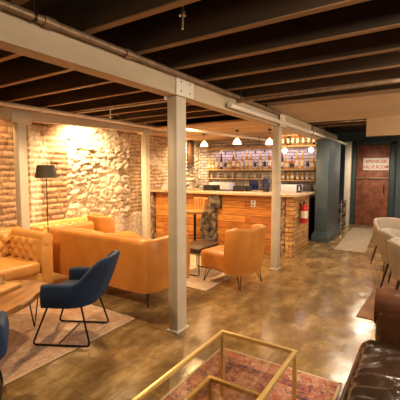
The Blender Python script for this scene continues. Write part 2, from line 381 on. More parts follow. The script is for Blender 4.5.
# stone and brick wall on the left, real relief
def stone_wall():
    y0, y1, z0, z1, st = 1.2, BY+.02, 0, ZC, .0215
    ny, nz = int((y1-y0)/st), int((z1-z0)/st)
    bm = NB(); cl = bm.verts.layers.float_color.new('Col'); g = []
    for i in range(ny+1):
        row = []
        for j in range(nz+1):
            y = y0+(y1-y0)*i/ny; z = z0+(z1-z0)*j/nz
            wob = noise.noise(Vector((y*1.3, z*1.3, 3)))*.25
            def brick(amp, bw, bh, A, B):
                yy = y+noise.noise(Vector((y*5, z*5, 1)))*.025; zz = z+noise.noise(Vector((y*3, z*4, 9)))*.02
                r = math.floor(zz/bh); a = yy/bw+(.5 if r % 2 else 0)+noise.noise(Vector((r*7.7, 0, 0)))*.8; c = math.floor(a)
                fy = (a-c); fz = zz/bh-r
                e = min(min(fy, 1-fy)*bw, min(fz, 1-fz)*bh)
                h = min(1, e/.018)
                k = noise.noise(Vector((c*3.3+.5, r*5.1+.5, 0)))*.5+.5
                k2 = noise.noise(Vector((c*9.3+.5, r*3.7+.5, 4)))*.02
                col = [A[q]+(B[q]-A[q])*k for q in range(3)]
                m_ = (.16, .10, .055)
                if h < .5: col = [col[q]*.3+m_[q]*.7 for q in range(3)]
                return h*amp + k2*(h > .5) + noise.noise(Vector((y*20, z*20, 0)))*.006, col
            def rubble(sc, amp):
                p = Vector((0, y*sc*.75, z*sc*1.6)); p += Vector((0, noise.noise(p*1.3), noise.noise(p*1.3+Vector((5, 5, 5)))))*.6
                d, q = noise.voronoi(p); h = min(1, (d[1]-d[0])*4.5)
                k = noise.noise(q[0]*3.1)*.5+.5
                tl = (p.y-q[0].y)*noise.noise(q[0]*5.3)+(p.z-q[0].z)*noise.noise(q[0]*4.1+Vector((3, 1, 2)))
                rg = 1-abs(noise.noise(Vector((y*5, z*10, 2))))*2
                hh = amp*(h*(.55+.7*k) + tl*1.3) + rg*rg*.022 + noise.noise(Vector((y*21, z*24, 2)))*.012
                col = [(.50, .37, .23)[c]+((.80, .70, .55)[c]-(.50, .37, .23)[c])*k for c in range(3)]
                if h < .3: col = [col[c]*.4+(.22, .14, .075)[c]*.6 for c in range(3)]
                return hh, col
            b1 = brick(.035, .27, .095, (.33, .17, .085), (.60, .42, .25))
            if y < 3.95+wob: h, c = b1
            elif y < 5.55+wob*.4: h, c = rubble(6, .05)
            elif y < 7.1+wob: h, c = brick(.022, .23, .08, (.50, .33, .18), (.66, .50, .32))
            else: h, c = rubble(7, .05)
            # loose blobs of plaster
            pl = noise.noise(Vector((y*1.1+2, z*1.4, 7)))
            if pl > .22 and y > 3.3: t = min(1, (pl-.22)*6); c = [c[q]*(1-t)+(.74, .64, .50)[q]*t for q in range(3)]; h = h*(1-.5*t)+.02*t
            if z < .56+.03*math.sin(y*9) and 4.95 < y < 6.1: h = .045+noise.noise(Vector((y*8, z*8, 2)))*.006; c = (.62, .52, .40)
            v = bm.verts.new((WX+h-.03, y, z)); v[cl] = (*c, 1); row.append(v)
        g.append(row)
    for i in range(ny):
        for j in range(nz): bm.faces.new((g[i][j], g[i+1][j], g[i+1][j+1], g[i][j+1]))
    m = mat('masonry', (.5, .4, .3), .85); b = m.node_tree.nodes['Principled BSDF']
    a = N(m, 'ShaderNodeAttribute'); a.attribute_name = 'Col'
    nz_ = N(m, 'ShaderNodeTexNoise'); nz_.inputs['Scale'].default_value = 18; nz_.inputs['Detail'].default_value = 5
    tc = N(m, 'ShaderNodeTexCoord'); L(m, tc.outputs['Object'], nz_.inputs[0])
    r = N(m, 'ShaderNodeValToRGB'); r.color_ramp.elements[0].color = (.6, .55, .5, 1); r.color_ramp.elements[1].color = (1.15, 1.12, 1.08, 1)
    r.color_ramp.elements[0].position = .3; r.color_ramp.elements[1].position = .7; L(m, nz_.outputs[0], r.inputs[0])
    mx = N(m, 'ShaderNodeMixRGB'); mx.blend_type = 'MULTIPLY'; mx.inputs[0].default_value = 1
    L(m, a.outputs['Color'], mx.inputs[1]); L(m, r.outputs[0], mx.inputs[2]); L(m, mx.outputs[0], b.inputs['Base Color'])
    bp = N(m, 'ShaderNodeBump'); bp.inputs['Strength'].default_value = .5; bp.inputs['Distance'].default_value = .02
    L(m, nz_.outputs[0], bp.inputs['Height']); L(m, bp.outputs[0], b.inputs['Normal'])
    M['masonry'] = m
    o = S(build('wall_left', bm, m, sharp=180))
    # plain continuation towards and behind the camera, and the core behind the relief
    b2 = bx(-5.6, WX-.04, -2.6, 11.6, 0, ZC); box(b2, -5.45, WX, -2.6, 1.2, 0, ZC)
    build('wall_core', b2, M['plaster'], o, smooth=False)
stone_wall()
S(build('wall_back', bx(-5.35, -2.0, BY, BY+.1, 0, ZC), M['tiles'], smooth=False))
S(build('wall_right', bx(2.5, 2.6, -2.6, 11.6, 0, ZC), M['plaster'], smooth=False))
S(build('wall_rear', bx(-5.6, 2.6, -2.6, -2.5, 0, ZC), M['plaster'], smooth=False))
# far end wall with the sliding door
DY = 10.8
b = bx(-5.6, -1.60, DY, DY+.12, 0, ZC); box(b, -.86, 2.6, DY, DY+.12, 0, ZC); box(b, -1.60, -.86, DY, DY+.12, 2.21, ZC)
S(build('wall_end', b, M['teal'], smooth=False))
d = S(build('door_1', bx(-1.64, -.82, DY-.05, DY-.005, .01, 2.22, bev=.005), M['rust']))
build('door_rail', bx(-1.72, -.78, DY-.085, DY-.055, 1.30, 1.335, bev=.004), M['pipe'], d)
build('door_handle', tube(NB(), fillet([(-.93, DY-.055, 1.12), (-.93, DY-.11, 1.12), (-.93, DY-.11, .92), (-.93, DY-.055, .92)], .02), .012), M['darkmetal'], d)
b = bx(-1.79, -1.66, DY-.09, DY+.0, 0, 2.30, bev=.004); box(b, -.80, -.68, DY-.09, DY, 0, 2.30, bev=.004); box(b, -1.79, -.68, DY-.09, DY, 2.24, 2.36, bev=.004)
S(build('trim_1', b, M['teald']))
# drywall ceiling piece and bulkhead beyond the joists
S(build('ceiling_soffit', bx(-1.86, 2.5, 4.62, 6.55, 2.385, 2.43), M['drywall'], smooth=False))
S(build('ceiling_bulkhead', bx(-.86, 2.5, 6.5, 6.62, 2.09, ZC), M['drywall'], smooth=False))
S(build('ceiling_plywood', bx(-5.33, -2.02, 5.28, BY, 2.32, 2.35), M['ply'], smooth=False))
# joists
BZ0, BZ1 = 2.17, 2.38
names = ['nearest the camera', 'second', 'third', 'fourth', 'fifth', 'sixth', 'seventh', 'eighth', 'ninth', 'tenth']
js = [-.8, -.33, .15, .625, 1.1] + [1.575+.475*k for k in range(13)]
for i, y in enumerate(js):
    if 4.6 < y < 6.5: x1 = -1.93
    elif y >= 6.5: x1 = -.9
    else: x1 = 2.45
    x0 = WX+.06 if y < 5.2 else -1.95
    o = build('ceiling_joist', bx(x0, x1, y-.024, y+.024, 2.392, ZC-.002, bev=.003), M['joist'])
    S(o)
    build('joist_lit_bottom', bx(x0, x1, y-.025, y+.025, 2.384, 2.392), M['joistlit'], o, smooth=False)  # thin strip carrying the painted light on the joist underside
# main beam in two spliced lengths with lip, carried by posts
def beam(x, w_, y0, y1, za, zb_, z1):
    bm = NB(); vs_ = [bm.verts.new(p) for p in ((x-w_/2, y0, za), (x+w_/2, y0, za), (x+w_/2, y0, z1), (x-w_/2, y0, z1), (x-w_/2, y1, zb_), (x+w_/2, y1, zb_), (x+w_/2, y1, z1), (x-w_/2, y1, z1))]
    for f in ((0, 1, 2, 3), (4, 7, 6, 5), (0, 4, 5, 1), (1, 5, 6, 2), (2, 6, 7, 3), (3, 7, 4, 0)): bm.faces.new([vs_[k] for k in f])
    return bm
for y0, y1 in ((-2.4, 2.60), (2.606, 5.12), (5.126, 9.2)):
    S(build('ceiling_beam', beam(-1.93, .13, y0, y1, BZ0, BZ0, BZ1), M['beam'], smooth=False))
S(build('ceiling_beam', beam(-4.65, .12, 1.0, 6.1, 2.14, 2.28, BZ1), M['beam'], smooth=False))
def post(x, y, h, wx=.105, wy=.15, plate=True):
    p = empty('support_post', (x, y, 0), kind='structure')
    bm = bx(-wx/2, wx/2, -wy/2, wy/2, 0.012, h, bev=.006)
    build('shaft', bm, M['paint'], p)
    build('base_plate', bx(-wx/2-.012, wx/2+.012, -wy/2-.02, wy/2+.02, 0, .012, bev=.002), M['wpipe'], p)
    bm = bx(-wx/2-.012, -wx/2, -wy/2-.03, wy/2+.03, h-.03, h+.14, bev=.002); box(bm, wx/2+.016, wx/2+.024, -wy/2-.03, wy/2+.09, h-.0, h+.16, bev=.002)
    build('cap_bracket', bm, M['wpipe'], p)
    bm = NB()
    for dy in (-.04, .1):
        for dz in (.04, .12): lathe2 = tube(bm, [(wx/2+.022, dy, h+dz), (wx/2+.032, dy, h+dz)], .007, 6)
    build('bolt', bm, M['pipe'], p)
    return p
post(-1.93, 2.625, BZ0); post(-1.90, 5.13, BZ0, .105, .12)
def wpost(y, h, X=-4.65):
    p = empty('support_post', (X, y, 0), kind='structure')
    build('shaft', bx(-.06, .06, -.06, .06, 0, h, bev=.006), M['paint'], p)
    build('cap_block', bx(-.068, .075, -.14, .14, h-.04, h+.10, bev=.004), M['paint'], p)
wpost(2.74, 2.185); wpost(5.28, 2.255)
# teal wall end (right of the bar) with moulded base
b = bx(-1.95, -1.70, 7.6, 8.8, 0, 2.168, bev=.006)
o = S(build('wall_pier', b, M['teal']))
b = bx(-2.0, -1.65, 7.55, 8.85, 0, .15, bev=.01); box(b, -1.98, -1.67, 7.57, 8.83, .15, .19, bev=.012); box(b, -1.965, -1.685, 7.585, 8.815, .19, .22, bev=.008)
S(build('baseboard_pier', b, M['teal']))
p = S(build('trim_3', bx(-1.85, -1.70, 10.2, 10.33, 0, 2.3, bev=.005), M['paint']))
S(build('wall_recess', bx(-2.75, -2.65, 8.4, DY, 0, ZC), M['teald'], smooth=False))

# ------------------------------------------------------------------ pipes on the ceiling
def pipe_thing(name, pts, r, m, label, cat='pipe', couplings=(), hangers=()):
    p = empty(name, pts[0], label=label, cat=cat)
    o0 = Vector(pts[0])
    build('pipe_run', tube(NB(), [Vector(q)-o0 for q in pts], r, 12), m, p)
    for c in couplings:
        c = Vector(c); dr = (Vector(pts[-1])-Vector(pts[0])).normalized()
        build('coupling', tube(NB(), [c-dr*.035-o0, c+dr*.035-o0], r*1.3, 12), m, p)
    for h in hangers:
        h = Vector(h)
        bm = tube(NB(), [h+Vector((0, 0, r))-o0, Vector((h.x, h.y, 2.50))-o0], .006, 6)
        dr = (Vector(pts[-1])-Vector(pts[0])).normalized()
        tube(bm, [h-dr*.008-o0, h+dr*.008-o0], r*1.22, 12)
        build('hanger', bm, M['darkmetal'], p)
    return p
PX = -1.822
pipe_thing('sprinkler_pipe', [(PX, -.5, 2.335), (PX, 5.0, 2.335)], .023, M['pipe'], 'long brown metal pipe running along the top of the near ceiling beam', couplings=[(PX, 1.27, 2.335), (PX, 1.9, 2.335)], hangers=[(PX, 1.18, 2.335)])
pipe_thing('sprinkler_pipe', [(-1.81, 3.42, 2.215), (-1.81, 10.2, 2.225)], .028, M['wpipe'], 'white pipe along the beam from the middle post to the rusty door', couplings=[(-1.81, 5.35, 2.218), (-1.81, 9.9, 2.224)], hangers=[(-1.81, 6.7, 2.218), (-1.81, 7.7, 2.218)])
pipe_thing('branch_pipe', [(-1.76, 3.52, 2.265), (1.4, 3.52, 2.29)], .019, M['pipe'], 'thin branch pipe crossing below the joists from the beam to the right', couplings=[(-1.74, 3.52, 2.265)], hangers=[(-1.72, 3.52, 2.265)])
pipe_thing('wall_beam_pipe', [(-4.42, 1.2, 2.335), (-4.42, 6.0, 2.335)], .03, M['wpipe'], 'cream painted pipe running in front of the beam along the stone wall', couplings=[(-4.42, 2.95, 2.335)], hangers=[(-4.42, 2.98, 2.335)])
pipe_thing('lighting_track', [(-3.56, 4.8, 2.225), (-3.0, 8.1, 2.215)], .026, M['wpipe'], 'cream pipe slanting below the plywood ceiling above the bar', couplings=[(-3.356, 6.0, 2.221), (-3.237, 6.7, 2.219)], hangers=[(-3.135, 7.3, 2.217)])
pipe_thing('conduit', [(-4.35, 3.42, 2.345), (-2.05, 3.42, 2.345)], .011, M['wpipe'], 'thin pale conduit crossing under the joists with a short drop', couplings=[(-3.6, 3.42, 2.345)])
build('drop', tube(NB(), [(.72, 0, 0), (.72, 0, -.13)], .008, 8), M['wpipe'], bpy.data.objects['conduit'])
# sprinkler head hanging at the top of the picture
hd = empty('fire_sprinkler', (-1.22, 1.72, 2.62), label='pale sprinkler head hanging between the front joists', cat='sprinkler')
build('stem', tube(NB(), [(0, 0, 0), (0, 0, -.20)], .008, 8), M['pipe'], hd)
build('head', lathe(NB(), [(0, -.30), (.008, -.30), (.010, -.23), (.022, -.225), (.022, -.205), (.012, -.20), (.012, -.19), (0, -.19)], 12), M['chrome'], hd)
# loose block off-cuts on the beam
for y in (2.3, 3.1, 3.7, 4.2):
    pass

# ------------------------------------------------------------------ rugs
def rug(name, x0, x1, y0, y1, m, label, rz=0, th=.008, border=None):
    c = ((x0+x1)/2, (y0+y1)/2); hx, hy = (x1-x0)/2, (y1-y0)/2
    o = build(name, bx(-hx, hx, -hy, hy, 0, th, bev=.003), m); o.location = (*c, .001); o.rotation_euler = (0, 0, rz)
    tag(o, label, 'rug')
    if border:
        bm = NB(); w_ = .07; e = .16
        for a in ((-hx+e, hx-e, -hy+e, -hy+e+w_), (-hx+e, hx-e, hy-e-w_, hy-e), (-hx+e, -hx+e+w_, -hy+e+w_, hy-e-w_), (hx-e-w_, hx-e, -hy+e+w_, hy-e-w_)):
            box(bm, *a, th, th+.0012)
        build('border_band', bm, border, o, smooth=False)
        bm = bx(-hx, hx, -hy, -hy+.018, th, th+.0012); box(bm, -hx, hx, hy-.018, hy, th, th+.0012); box(bm, -hx, -hx+.018, -hy, hy, th, th+.0012); box(bm, hx-.018, hx, -hy, hy, th, th+.0012)
        build('binding', bm, M['pale'], o, smooth=False)
    return o
M['pale'] = mat('rug_binding', (.55, .42, .28), .95)
M['mat'] = mat('dull_mat', (.30, .22, .14), .8, c2=(.38, .29, .19), scale=8)
M['rugband'] = mat('rug_border', (.38, .2, .13), .95, c2=(.5, .32, .22), scale=25)
M['redband'] = mat('rug_dark_border', (.07, .05, .08), .95, c2=(.45, .14, .08), scale=30)
rug('area_rug', -3.76, -2.42, -.6, 2.57, M['rug_pink'], 'faded pink and beige rug under the navy velvet chairs and wooden slab table', border=M['rugband'])
rug('area_rug', -1.40, -.43, -.4, 2.53, M['rug_red'], 'red patterned rug with dark blue marks under the gold and glass tables', border=M['redband'])
rug('area_rug', -4.75, -2.26, 3.66, 5.15, M['rug_pale'], 'pale rug under the dark low table between tan chairs')
rug('cowhide_rug', -.50, 1.6, 3.79, 5.4, M['cow'], 'plain brown hide rug under the grey dining chairs', R(-3))
rug('runner_mat', -1.5, -.95, 7.0, 10.1, M['mat'], 'long pale mat on the floor leading to the rust red door', R(3))

# ------------------------------------------------------------------ tan sofa with its back to the camera
s = empty('leather_sofa', (-3.37, 3.22, 0), R(90), 'smooth tan leather sofa with its tall back turned to the viewer', 'sofa')
# local +X = world +Y (front), local y: -w..w = world X reversed
P = upath(.87, .36, .34, .10)
build('frame', wrap(NB(), P, lambda x, y: .17, lambda x, y: .755, .13, mid=.012), M['tan'], s)
PP = [(x*1.045, y*1.02) for x, y in P]
bm = NB(); build('piping', tube(bm, [(x*1.1 if x < -.2 else x, y*1.05, .66) for x, y in P], .008, 6), M['tan'], s)
build('seat_deck', bx(-.3, .37, -.80, .80, .17, .33, bev=.03), M['tan'], s)
for yy in (-.79, .005):
    build('seat_cushion', cushion(NB(), -.28, .39, yy, yy+.785, .33, .46), M['tan'], s)
    build('back_cushion', cushion(NB(), -.29, -.12, yy, yy+.785, .46, .73, .06), M['tan'], s)
for x, y in ((-.36, -.86), (.33, -.86), (-.36, .86), (.33, .86), (-.36, 0)):
    build('leg', tube(NB(), [(x, y, 0), (x, y, .175)], [.013, .024], 10), M['darkwood'], s)

# chesterfields
def chesterfield(loc, rz, Lh, H, D, label, seatz=.42, mt='tan2'):
    """faces local +X, back at x=-D/2; half length Lh along y"""
    s = empty('chesterfield_sofa', loc, rz, label, 'sofa')
    m = M[mt]
    b = bx(-D/2, -D/2+.16, -Lh, Lh, .10, H-.05, bev=.03)
    tube(b, [(-D/2+.07, -Lh, H-.065), (-D/2+.07, Lh, H-.065)], .068, 14)
    build('back_frame', b, m, s)
    build('back_tufting', tufted(NB(), (-D/2+.155, -Lh+.18, seatz-.03), (0, 1, 0), (0, 0, 1), 2*Lh-.36, H-seatz-.02, .16, .16), m, s)
    for sg in (-1, 1):
        y0 = sg*(Lh-.17); y1 = sg*Lh
        b = bx(-D/2+.1, D/2, min(y0, y1), max(y0, y1), .10, H-.08, bev=.03)
        yc = sg*(Lh-.08); tube(b, [(-D/2+.1, yc, H-.08), (D/2+.005, yc, H-.08)], .075, 14)
        build('arm', b, m, s)
        if sg < 0: build('arm_tufting', tufted(NB(), (D/2-.06, y0+.0, seatz-.03), (-1, 0, 0), (0, 0, 1), D-.22, H-seatz-.05, .16, .16), m, s)
        else: build('arm_tufting', tufted(NB(), (-D/2+.16, y0, seatz-.03), (1, 0, 0), (0, 0, 1), D-.22, H-seatz-.05, .16, .16), m, s)
    build('seat_base', bx(-D/2+.1, D/2-.01, -Lh+.15, Lh-.15, .10, .27, bev=.02), m, s)
    n = 2 if Lh < 1 else 3; W_ = (2*Lh-.36)/n
    for k in range(n):
        build('seat_cushion', cushion(NB(), -D/2+.2, D/2+.02, -Lh+.18+k*W_+.004, -Lh+.18+(k+1)*W_-.004, .27, seatz, .045), m, s)
    for x in (-D/2+.06, D/2-.06):
        for y in (-Lh+.08, Lh-.08): build('leg', tube(NB(), [(x, y, 0), (x, y, .11)], [.018, .028], 10), M['darkwood'], s)
    return s
chesterfield((-4.27, 1.72, 0), 0, .93, .76, .82, 'tan buttoned leather sofa at the left edge behind the slab table')
chesterfield((-5.05, 3.70, 0), 0, .75, .68, .48, 'buttoned tan sofa against the stone wall beneath the floor lamp', .38)

# ------------------------------------------------------------------ slipper chairs
def slipper(loc, rz, label):
    s = empty('slipper_chair', loc, rz, label, 'chair')
    P = upath(.275, .29, -.08, .18, .03)
    def zt(x, y):
        t = min(1, max(0, (.06-x)/.26)); t = t*t*(3-2*t); return .715+.075*t
    build('backrest', wrap(NB(), P, lambda x, y: .20, zt, .075, lean=lambda x: max(0, (-x)*.3), mid=.01), M['tan'], s)
    build('seat', cushion(NB(), -.25, .38, -.27, .27, .19, .43, .045, .03), M['tan'], s)
    for x, y in ((-.24, -.2), (-.24, .2), (.26, -.22), (.26, .22)):
        q = []
        sx = .05*(1 if x > 0 else -1); sy = .04*(1 if y > 0 else -1)
        bm = tube(NB(), fillet([(x-.035, y, .20), (x+sx, y+sy, .006), (x+.035, y, .20)], .012), .0055, 6)
        build('hairpin_leg', bm, M['blackmetal'], s)
    return s
slipper((-2.115, 4.15, .0105), R(169), 'tan leather slipper chair facing left in front of the plank bar')
slipper((-4.36, 4.14, .011), R(66), 'tan leather slipper chair behind the sofa, near the stone wall')

# dark low table between them
t = empty('low_table', (-2.80, 4.32, .011), R(0), 'dark wooden low table with a black frame between the tan slipper chairs', 'table')
build('table_top', bx(-.2, .2, -.28, .28, .375, .41, bev=.004), M['darkwood'], t)
for sy in (-.22, .22):
    build('leg_frame', tube(NB(), fillet([(-.16, sy, .375), (-.16, sy, .008), (.16, sy, .008), (.16, sy, .375)], .02), .009, 6), M['blackmetal'], t)

# ------------------------------------------------------------------ navy velvet chairs
def velvet(loc, rz, label):
    s = empty('velvet_armchair', loc, rz, label, 'chair', 'navy velvet chairs round the slab table')
    P = upath(.265, .24, .13, .17, .022)
    def zt(x, y):
        t = min(1, max(0, (-.10-x)/.14)); t = t*t*(3-2*t); return .535+.02*min(1, max(0, (.24-x)/.2))+.205*t
    build('shell', wrap(NB(), P, lambda x, y: .355+.0*x, zt, .06, lean=lambda x: .165*min(1, max(0, -x/.24))**2, mid=.01), M['navy'], s)
    build('seat_cushion', cushion(NB(), -.21, .17, -.24, .24, .335, .44, .05, .02), M['navy'], s)
    for sy in (-1, 1):
        y = .24*sy
        bm = tube(NB(), fillet([(.12, y*.8, .345), (.245, y, .010), (-.26, y, .010), (-.17, y*.8, .345)], .035, 6), .0085, 8)
        build('sled_leg', bm, M['blackmetal'], s)
    build('crossbar', tube(NB(), [(.02, -.24, .014), (.02, .24, .014)], .006, 8), M['darkmetal'], s)
    return s
velvet((-2.67, 2.0, .011), R(208), 'navy velvet armchair on black sled legs turned to the wooden slab table')
velvet((-2.40, .93, .011), R(150), 'navy velvet armchair mostly cut off by the left edge of the picture')

# live-edge coffee table
t = empty('slab_coffee_table', (-3.07, 1.40, .011), R(26), 'live-edge wooden slab coffee table on hairpin legs on the pink rug', 'table')
out = []
for i in range(44):
    a = 2*math.pi*i/44; rx = .36; ry = .58
    r_ = (abs(math.cos(a))**9+abs(math.sin(a))**9)**(-1/9)
    k = 1+.05*math.sin(5*a+1)+.035*math.sin(11*a)
    out.append((rx*math.cos(a)*r_*k, ry*math.sin(a)*r_*k))
bm = prism(NB(), out, .36, .41); bmesh.ops.bevel(bm, geom=[e for e in bm.edges if abs(e.verts[0].co.z-e.verts[1].co.z) < 1e-4], offset=.008, segments=2, affect='EDGES')
build('slab_top', bm, M['slab'], t)
for x, y in ((.2, .44), (-.2, .44), (.2, -.44), (-.2, -.44)):
    build('hairpin_leg', tube(NB(), fillet([(x-.04, y-.03, .36), (x, y, .006), (x+.04, y+.03, .36)], .012), .006, 6), M['blackmetal'], t)
o = build('serving_board', bx(-.14, .14, -.27, .27, 0, .03, bev=.006), M['board']); o.location = (-3.20, 1.52, .422); o.rotation_euler = (0, 0, R(20))
tag(o, 'flat wooden board lying on the slab coffee table', 'board')
o = build('ring_ornament', tube(NB(), [(.035*math.cos(2*math.pi*k/16), 0, .045+.035*math.sin(2*math.pi*k/16)) for k in range(16)], .005, 6, True), M['chrome'])
o2 = build('foot', lathe(NB(), [(0, 0), (.03, 0), (.03, .006), (.008, .012), (0, .012)], 12), M['chrome'], o)
o.location = (-3.29, 1.71, .453); tag(o, 'small shiny ring standing on the wooden board', 'ornament')

# ------------------------------------------------------------------ gold nesting tables
def gold_table(x0, x1, y0, y1, h, label, f=.022):
    t = empty('glass_table', ((x0+x1)/2, (y0+y1)/2, .0112), 0, label, 'table')
    hx, hy = (x1-x0)/2, (y1-y0)/2; h = h-.01
    b = bx(-hx, hx, -hy, -hy+f, h-f, h, bev=.002); box(b, -hx, hx, hy-f, hy, h-f, h, bev=.002)
    box(b, -hx, -hx+f, -hy+f, hy-f, h-f, h, bev=.002); box(b, hx-f, hx, -hy+f, hy-f, h-f, h, bev=.002)
    build('top_frame', b, M['gold'], t)
    build('glass_top', bx(-hx+f*.8, hx-f*.8, -hy+f*.8, hy-f*.8, h-.008, h-.001), M['tglass'], t, smooth=False)
    for sx in (-1, 1):
        for sy in (-1, 1):
            build('leg', bx(min(sx*hx, sx*(hx-f)), max(sx*hx, sx*(hx-f)), min(sy*hy, sy*(hy-f)), max(sy*hy, sy*(hy-f)), 0, h-f, bev=.002), M['gold'], t)
    for sy in (-1, 1):
        yy = sy*(hy-f/2)
        build('floor_rail', bx(-hx+f, hx-f, yy-f/2, yy+f/2, 0, f, bev=.002), M['gold'], t) if sy > 5 else None
    return t
gold_table(-1.09, -.585, .90, 1.975, .455, 'larger gold framed glass coffee table with the smaller one nested under it')
gold_table(-.95, -.63, .62, 1.585, .385, 'smaller gold framed glass table nested beneath the larger one')

# ------------------------------------------------------------------ dark leather sofa lower right
s = empty('dark_leather_sofa', (.14, 1.45, 0), R(180), 'dark brown wrinkled leather sofa in the lower right corner', 'sofa')
bm = NB(); cushion(bm, -.3, .42, -.88, .04, .28, .47, .05, .03, 36)
for v in bm.verts:
    if v.co.z > .42: v.co.z += (abs(noise.noise(Vector((v.co.x*3+v.co.y*2, v.co.y*9-v.co.x*3, 0))))-.2)*.05*min(1,max(0,(.44-v.co.x)/.06))
build('seat_cushion', bm, M['brown'], s)
bm = NB(); cushion(bm, -.3, .42, .05, .95, .28, .47, .05, .03); build('seat_cushion', bm, M['brown'], s)
pts = [(.42, -.80, .455), (.42, -.0, .455)]
build('piping', tube(NB(), fillet([(.1, -.885, .452), (.415, -.875, .452), (.42, .02, .452)], .09, 8), .009, 8), M['redbrown'], s)
build('seat_base', bx(-.42, .39, -.9, .95, .09, .28, bev=.03), M['brown'], s)
b = bx(-.42, .36, -1.14, -.89, .09, .66, bev=.05, seg=4); tube(b, [(-.42, -1.02, .64), (.37, -1.02, .64)], .115, 16)
build('arm', b, M['redbrown'], s)
b = bx(-.42, .36, .95, 1.15, .09, .66, bev=.05, seg=4); tube(b, [(-.42, 1.05, .64), (.37, 1.05, .64)], .115, 16)
build('arm', b, M['redbrown'], s)
b = bx(-.5, -.28, -1.1, 1.1, .09, .82, bev=.07, seg=4); build('backrest', b, M['brown'], s)
for x in (-.38, .3):
    for y in (-1.05, 1.05): build('leg', tube(NB(), [(x, y, 0), (x, y, .1)], [.02, .03], 10), M['darkwood'], s)

# ------------------------------------------------------------------ grey dining chairs
def dining(loc, rz, label):
    s = empty('dining_chair', loc, rz, label, 'chair', 'grey dining chairs at the right')
    P = upath(.25, .22, .20, .20, .025)
    def zt(x, y):
        t = min(1, max(0, (.20-x)/.40)); t = t*t*(3-2*t); return .56+.19*t
    ln = lambda x: .07*min(1, max(0, -x/.22))
    build('shell', wrap(NB(), P, lambda x, y: .36-.0*x, zt, .03, lean=ln, mid=.005), M['shell'], s)
    P2 = [(x*.91, y*.91) for x, y in P]
    build('back_pad', wrap(NB(), P2, lambda x, y: .43, lambda x, y: zt(x, y)+.008, .034, lean=ln), M['grey'], s)
    build('seat', cushion(NB(), -.19, .24, -.215, .215, .36, .47, .04, .02), M['grey'], s)
    for x, y in ((.17, -.17), (.17, .17), (-.15, -.17), (-.15, .17)):
        build('leg', tube(NB(), [(x*1.45, y*1.35, .001), (x*.95, y*.95, .38)], [.009, .018], 10), M['darkwood'], s)
    return s
dining((-.38, 6.15, 0), R(-62), 'grey dining chair facing the viewer, farthest of the three at the right')
dining((-.17, 5.0, .012), R(-8), 'grey dining chair with brown outer shell, middle of the three at the right')
dining((-.01, 4.32, .012), R(-8), 'grey dining chair with brown outer shell, closest to the dark leather sofa')

# ------------------------------------------------------------------ floor lamp
l = empty('floor_lamp', (-5.02, 3.36, 0), 0, 'thin floor lamp with a dark drum shade against the brick wall', 'lamp')
build('base', lathe(NB(), [(0, 0), (.13, 0), (.13, .012), (.02, .025), (0, .025)], 20), M['darkmetal'], l)
build('pole', tube(NB(), [(0, 0, .02), (0, 0, 1.5)], .008, 8), M['darkmetal'], l)
bm = NB(); lathe(bm, [(.17, 1.40), (.13, 1.60), (.126, 1.60), (.166, 1.40), (.17, 1.40)], 24)
for f in [f for f in bm.faces if len(f.verts) > 4]: bm.faces.remove(f)
build('lamp_shade', bm, M['shade'], l)
build('bulb', lathe(NB(), [(0, 1.42), (.02, 1.43), (.03, 1.455), (.02, 1.49), (.01, 1.51), (0, 1.51)], 12), M['bulb'], l)
lamp('POINT', (-5.02, 3.36, 1.38), 5, WARM, .03)

# ------------------------------------------------------------------ bar
bar = empty('bar_counter', (-3.45, 6.4, 0), 0, 'long bar faced with orange stained planks behind the tan chairs', 'bar')
def W(bm, name, m, smooth=True):   # world-space mesh under the bar
    o = build(name, bm, m, bar, smooth); o.data.transform(Matrix.Translation((3.45, -6.4, 0))); return o
W(bx(-4.96, -2.0, 5.95, 6.05, 0, 1.06, bev=.003), 'front_panel', M['barwood'], False)
W(bx(-1.975, -1.90, 5.98, 6.95, 0, 1.06, bev=.003), 'end_panel', M['endblocks'], False)
bm = NB()
for k in range(12):
    dx = random.uniform(-.008, .012)
    box(bm, -2.02+dx, -1.885+dx, 5.915+random.uniform(-.01, .01), 6.06, .005+k*.088, .088+k*.088, bev=.004)
W(bm, 'corner_blocks', M['endblocksx'])
W(rough_block(NB(), -2.14, -2.03, 5.90, 6.05, 0, 1.06, .02, .03, 12), 'brick_edge', M['brickend'])
W(rough_block(NB(), -3.72, -3.40, 5.84, 6.04, 0, .88, .03, .05, 7), 'stone_pier', M['stone'])
W(rough_block(NB(), -3.55, -3.30, 5.86, 6.04, .80, 1.05, .03, .03, 8), 'stone_pier', M['stone'])
W(rough_block(NB(), -5.22, -4.98, 5.86, 6.2, 0, 1.05, .03, .05, 6), 'stone_pier', M['brickend'])
o = build('worktop', bx(-5.2, -1.80, 5.80, 6.95, 1.062, 1.105, bev=.006), M['counter']); tag(o, 'long pale wooden bar top over the orange planks', 'counter')
o = build('power_outlet', bx(-2.685, -2.595, 5.937, 5.949, .85, .97, bev=.003), M['white']); tag(o, 'white outlet plate on the plank front of the bar', 'outlet')
bm = bx(-2.655, -2.625, 5.933, 5.9365, .925, .955); build('socket', bm, M['black'], o, smooth=False); build('socket', bx(-2.655, -2.625, 5.933, 5.9365, .865, .895), M['black'], o, smooth=False)
